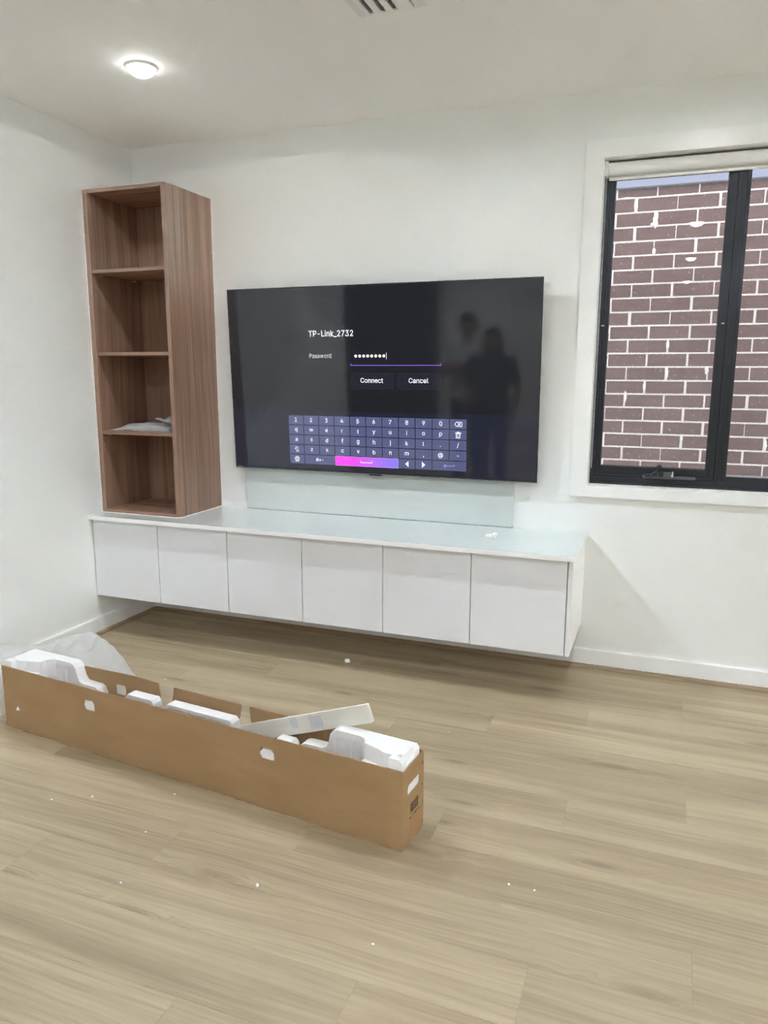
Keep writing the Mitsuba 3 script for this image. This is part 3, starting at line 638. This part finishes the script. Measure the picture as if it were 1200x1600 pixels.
# crumpled clear film behind and beside the left end of the box
pb = thing('plastic_film_bag')
tag(pb, 'crumpled clear plastic film heaped between the left end of the box and the wall', 'plastic bag')
def heap(u, w_):
    # u along the box, w_ from the front foot over the ridge to the back foot
    sx = -0.42 + 0.70 * u
    prof = np.sin(np.pi * np.clip(w_, 0, 1)) ** 0.55
    env = np.clip((1 - u) / 0.16, 0, 1) ** 0.6 * (0.60 + 0.40 * np.clip((sx + 0.34) / 0.36, 0, 1)) * (0.95 + 0.05 * np.sin(9 * u + 1))
    t0 = np.where(sx < -0.035, 0.02 - 0.06 * (u < 0.3), 0.162)
    t0 = 0.162 - 0.185 * np.clip((-0.02 - sx) / 0.10, 0, 1)
    t = t0 + (0.50 - t0) * w_
    z = 0.002 + 0.305 * prof * env
    P = BO + sx[..., None] * BD + t[..., None] * BN; P[..., 2] = z; return P
q, f = crumple(64, 52, heap, 0.042, 21, 8.0)
cr = np.abs(meshkit.noise(q * 13 + 3, 5) - 0.5) + 0.6 * np.abs(meshkit.noise(q * [22, 22, 9] + 8, 6) - 0.5)
q = q + (cr - 0.35)[:, None] * np.array([0.018, -0.03, 0.022])
loc = (q - BO) @ np.stack([BD, BN], 1)
q[:, 2] = np.clip(q[:, 2], 0.002, None)
inside = (loc[:, 0] > -0.004) & (loc[:, 1] < 0.156)
q += np.where(inside, 0.156 - loc[:, 1], 0)[:, None] * BN
q[:, 0] = np.maximum(q[:, 0], 0.034)
obj('film', (q, f), 'm_film', pb, smooth=22)

# ------------------------------------------------------------------ foam crumbs on the floor
def crumb(x, y, r, seed):
    s_ = trimesh.creation.icosphere(1, 1.0)
    vv = s_.vertices * (0.6 + 0.8 * meshkit.noise(s_.vertices * 1.7 + seed * 7, seed))[:, None] * [r, r, r * 0.8]
    vv[:, 2] -= vv[:, 2].min(); s_.vertices = vv + [x, y, 0.0004]; return s_
stuck = hull([(0.064, -0.0002, 0.080), (0.077, -0.0002, 0.101), (0.089, -0.0002, 0.086), (0.080, -0.0002, 0.079), (0.078, -0.007, 0.088), (0.074, -0.006, 0.083)])
tag(obj('foam_crumb', bxp(stuck), 'm_eps'), 'small triangular white foam crumb stuck to the front of the cardboard box', 'foam crumb')
tag(obj('foam_crumb', crumb(1.444, -0.393, 0.0145, 5), 'm_eps'), 'largest white foam crumb, on the floor under the floating cabinet', 'foam crumb')
for i, (x, y, r, where) in enumerate((
        (1.000, -1.847, .004, 'before the box left half, left of two'), (1.112, -1.783, .004, 'before the box left half, right of two'),
        (1.858, -1.975, .0055, 'before the box, largest of those near the viewer'), (1.495, -2.099, .003, 'nearest the lower left corner'),
        (2.237, -2.06, .0035, 'nearest the bottom edge of the picture'), (2.51, -1.719, .0045, 'right of the box, left of two'),
        (1.407, -1.88, .003, 'in front of the middle of the box'), (1.361, -1.671, .003, 'closest to the bottom edge of the box front'),
        (0.734, -0.884, .005, 'just behind the notched back of the box'), (2.108, -0.907, .0035, 'behind the right end of the box'), (2.581, -1.717, .003, 'right of the box, right of two'))):
    tag(obj('foam_crumb', crumb(x, y, r, i + 2), 'm_eps'), 'tiny white foam crumb on the floor ' + where, 'foam crumb', 'tiny foam crumbs on the floor')

# ------------------------------------------------------------------ two people in the room, seen mirrored in the television
def bone(a, b, ra, rb_): 
    A_ = m3.Manifold.sphere(ra, 14).translate(tuple(map(float, a))); B_ = m3.Manifold.sphere(rb_, 14).translate(tuple(map(float, b)))
    return m3.Manifold.batch_hull([A_, B_])
def soft(M, edge, it=8):
    m = tri(M.refine_to_length(edge)); m.merge_vertices()
    trimesh.smoothing.filter_taubin(m, lamb=0.5, nu=0.53, iterations=it); return m
def hand(wrist, dirv, up, side):
    d = np.asarray(dirv, float); d /= np.linalg.norm(d); u_ = np.asarray(up, float); u_ -= d * (u_ @ d); u_ /= np.linalg.norm(u_); w_ = np.cross(d, u_) * side
    P = lambda a, b, c: np.asarray(wrist) + d * a + w_ * b + u_ * c
    M = m3.Manifold.batch_hull([m3.Manifold.sphere(r, 12).translate(tuple(P(a, b, 0))) for a, b, r in ((0.0, 0.012, .020), (0.0, -0.012, .020), (0.085, 0.033, .012), (0.085, -0.030, .011), (0.03, 0.03, .014))])
    for b, L_ in ((0.031, .068), (0.011, .077), (-0.010, .072), (-0.029, .056)):
        k = [P(.080, b, 0), P(.080 + L_ * .45, b * 1.08, -.004), P(.080 + L_ * .75, b * 1.1, -.014), P(.080 + L_, b * 1.1, -.028)]
        for i in range(3): M = M + bone(k[i], k[i + 1], .0088 - .0006 * i, .0082 - .0006 * i)
    k = [P(.018, .026, -.004), P(.050, .056, -.012), P(.080, .064, -.020)]
    for i in range(2): M = M + bone(k[i], k[i + 1], .0115 - .001 * i, .0100 - .001 * i)
    return man(soft(M, 0.005, 4))
def person(label, h, x, y, arms, top_mat, leg_mat, hair_long):
    k = h / 1.70
    key = thing('person'); tag(key, label, 'person')
    S = lambda *p: np.array(p, float)
    neck, chest, waist, pelvis = S(0, -.01, 1.43), S(0, 0, 1.26), S(0, .01, 1.06), S(0, 0, .94)
    M = bone(pelvis + [-.075, 0, 0], pelvis + [.075, 0, 0], .105, .105) + m3.Manifold.batch_hull([m3.Manifold.sphere(r, 14).translate(tuple(p)) for p, r in ((S(-.07, 0, .95), .095), (S(.07, 0, .95), .095), (S(-.05, .01, 1.08), .09), (S(.05, .01, 1.08), .09))])
    M = M + m3.Manifold.batch_hull([m3.Manifold.sphere(r, 14).translate(tuple(p)) for p, r in ((S(-.05, .01, 1.08), .09), (S(.05, .01, 1.08), .09), (S(-.11, 0, 1.32), .085), (S(.11, 0, 1.32), .085), (S(0, 0, 1.40), .06))])
    M = M + bone(S(-.165, -.01, 1.375), S(.165, -.01, 1.375), .052, .052) + bone(neck, S(0, .012, 1.52), .052, .048)
    fem = []
    for sx in (-1, 1):
        hip, kn, an = S(sx * .085, 0, .92), S(sx * .095, .015, .49), S(sx * .10, -.015, .085)
        M = M + bone(hip, kn, .088, .056) + bone(kn, an, .055, .037) + bone(an + [0, -.02, -.04], S(sx * .115, .15, .028), .036, .024)
        fem.append((hip, kn, an))
    hands = []
    for sx, (el, wr, hd, up) in zip((-1, 1), arms):
        sh, el, wr = S(sx * .185, -.01, 1.37), S(*el), S(*wr)
        M = M + bone(sh, el, .050, .040) + bone(el, wr, .040, .026); hands.append((wr, hd, up, sx))
    head = m3.Manifold.batch_hull([m3.Manifold.sphere(r, 18).translate(tuple(p)) for p, r in ((S(0, -.015, 1.605), .088), (S(0, .025, 1.60), .076), (S(0, .045, 1.525), .045), (S(0, .065, 1.492), .026))])
    M = M + head
    body = man(soft(M, 0.02, 8))
    face = bone(S(0, .098, 1.585), S(0, .118, 1.553), .009, .013)
    for sx in (-1, 1): face = face + bone(S(sx * .083, -.005, 1.585), S(sx * .086, -.012, 1.545), .014, .010)
    body = body + man(soft(face, 0.006, 3))
    for hh in hands: body = body + hand(*hh)
    put = lambda m: (m.apply_scale(k), m.apply_translation((x, y, 0.001)))[0]
    obj('body', put(tri(body)), 'm_skin', key, smooth=50)
    sh_ = m3.Manifold.batch_hull([m3.Manifold.sphere(r, 14).translate(tuple(p)) for p, r in ((S(-.075, 0, .93), .115), (S(.075, 0, .93), .115), (S(-.06, .01, 1.1), .108), (S(.06, .01, 1.1), .108))])
    sh_ = sh_ + m3.Manifold.batch_hull([m3.Manifold.sphere(r, 14).translate(tuple(p)) for p, r in ((S(-.06, .01, 1.1), .108), (S(.06, .01, 1.1), .108), (S(-.115, 0, 1.32), .098), (S(.115, 0, 1.32), .098), (S(-.16, -.01, 1.375), .062), (S(.16, -.01, 1.375), .062), (S(0, -.01, 1.41), .062))])
    for sx, (el, wr, hd, up) in zip((-1, 1), arms):
        a_ = S(sx * .185, -.01, 1.37); sh_ = sh_ + bone(a_, a_ + (S(*el) - a_) * .62, .066, .062)
    obj('shirt', put(soft(sh_, 0.022, 6)), top_mat, key, smooth=60)
    tr = bone(S(-.07, 0, .93), S(.07, 0, .93), .110, .110)
    for hip, kn, an in fem: tr = tr + bone(hip, kn, .100, .072) + bone(kn, an, .072, .058)
    obj('trousers', put(soft(tr, 0.022, 6)), leg_mat, key, smooth=60)
    for sx in (-1, 1):
        obj('shoe', put(soft(bone(S(sx * .10, -.045, .044), S(sx * .117, .155, .036), .042, .034) + bone(S(sx * .10, -.03, .07), S(sx * .105, .03, .06), .044, .042), 0.014, 3)), 'm_cloth_dark', key, smooth=60)
    for sx in (-1, 1):
        obj('eye', put(trimesh.creation.icosphere(2, .0105).apply_translation((sx * .032, .083, 1.585))), 'm_white_plastic', key, smooth=True)
    hr = m3.Manifold.batch_hull([m3.Manifold.sphere(r, 16).translate(tuple(p)) for p, r in ((S(0, -.022, 1.622), .091), (S(0, .02, 1.640), .075))])
    if hair_long: hr = hr + bone(S(-.05, -.06, 1.58), S(-.06, -.07, 1.40), .055, .04) + bone(S(.05, -.06, 1.58), S(.06, -.07, 1.40), .055, .04)
    else: hr = hr + bone(S(-.045, -.05, 1.59), S(.045, -.05, 1.59), .055, .055)
    obj('hair', put(soft(hr, 0.015, 3)), 'm_hair', key, smooth=60)
    obj('mouth', put(soft(bone(S(-.022, .081, 1.522), S(.022, .081, 1.522), .006, .006), 0.006, 2)), 'm_trousers', key, smooth=True)
person('person in a pale t-shirt with folded arms, mirrored faintly in the television', 1.67, 1.00, -3.70,
       [((-.27, .06, 1.13), (.03, .235, 1.235), (1, .10, .06), (.1, 1, 0)), ((.27, .06, 1.12), (-.05, .285, 1.20), (-1, .02, .12), (.1, 1, 0))], 'm_shirt_light', 'm_trousers', False)
person('shorter person in dark clothes, mirrored faintly in the television', 1.55, 1.32, -3.32,
       [((-.25, -.02, 1.10), (-.24, .10, .88), (0, .35, -1), (-1, 0, 0)), ((.25, -.02, 1.10), (.24, .10, .88), (0, .35, -1), (1, 0, 0))], 'm_cloth_dark', 'm_cloth_dark', True)
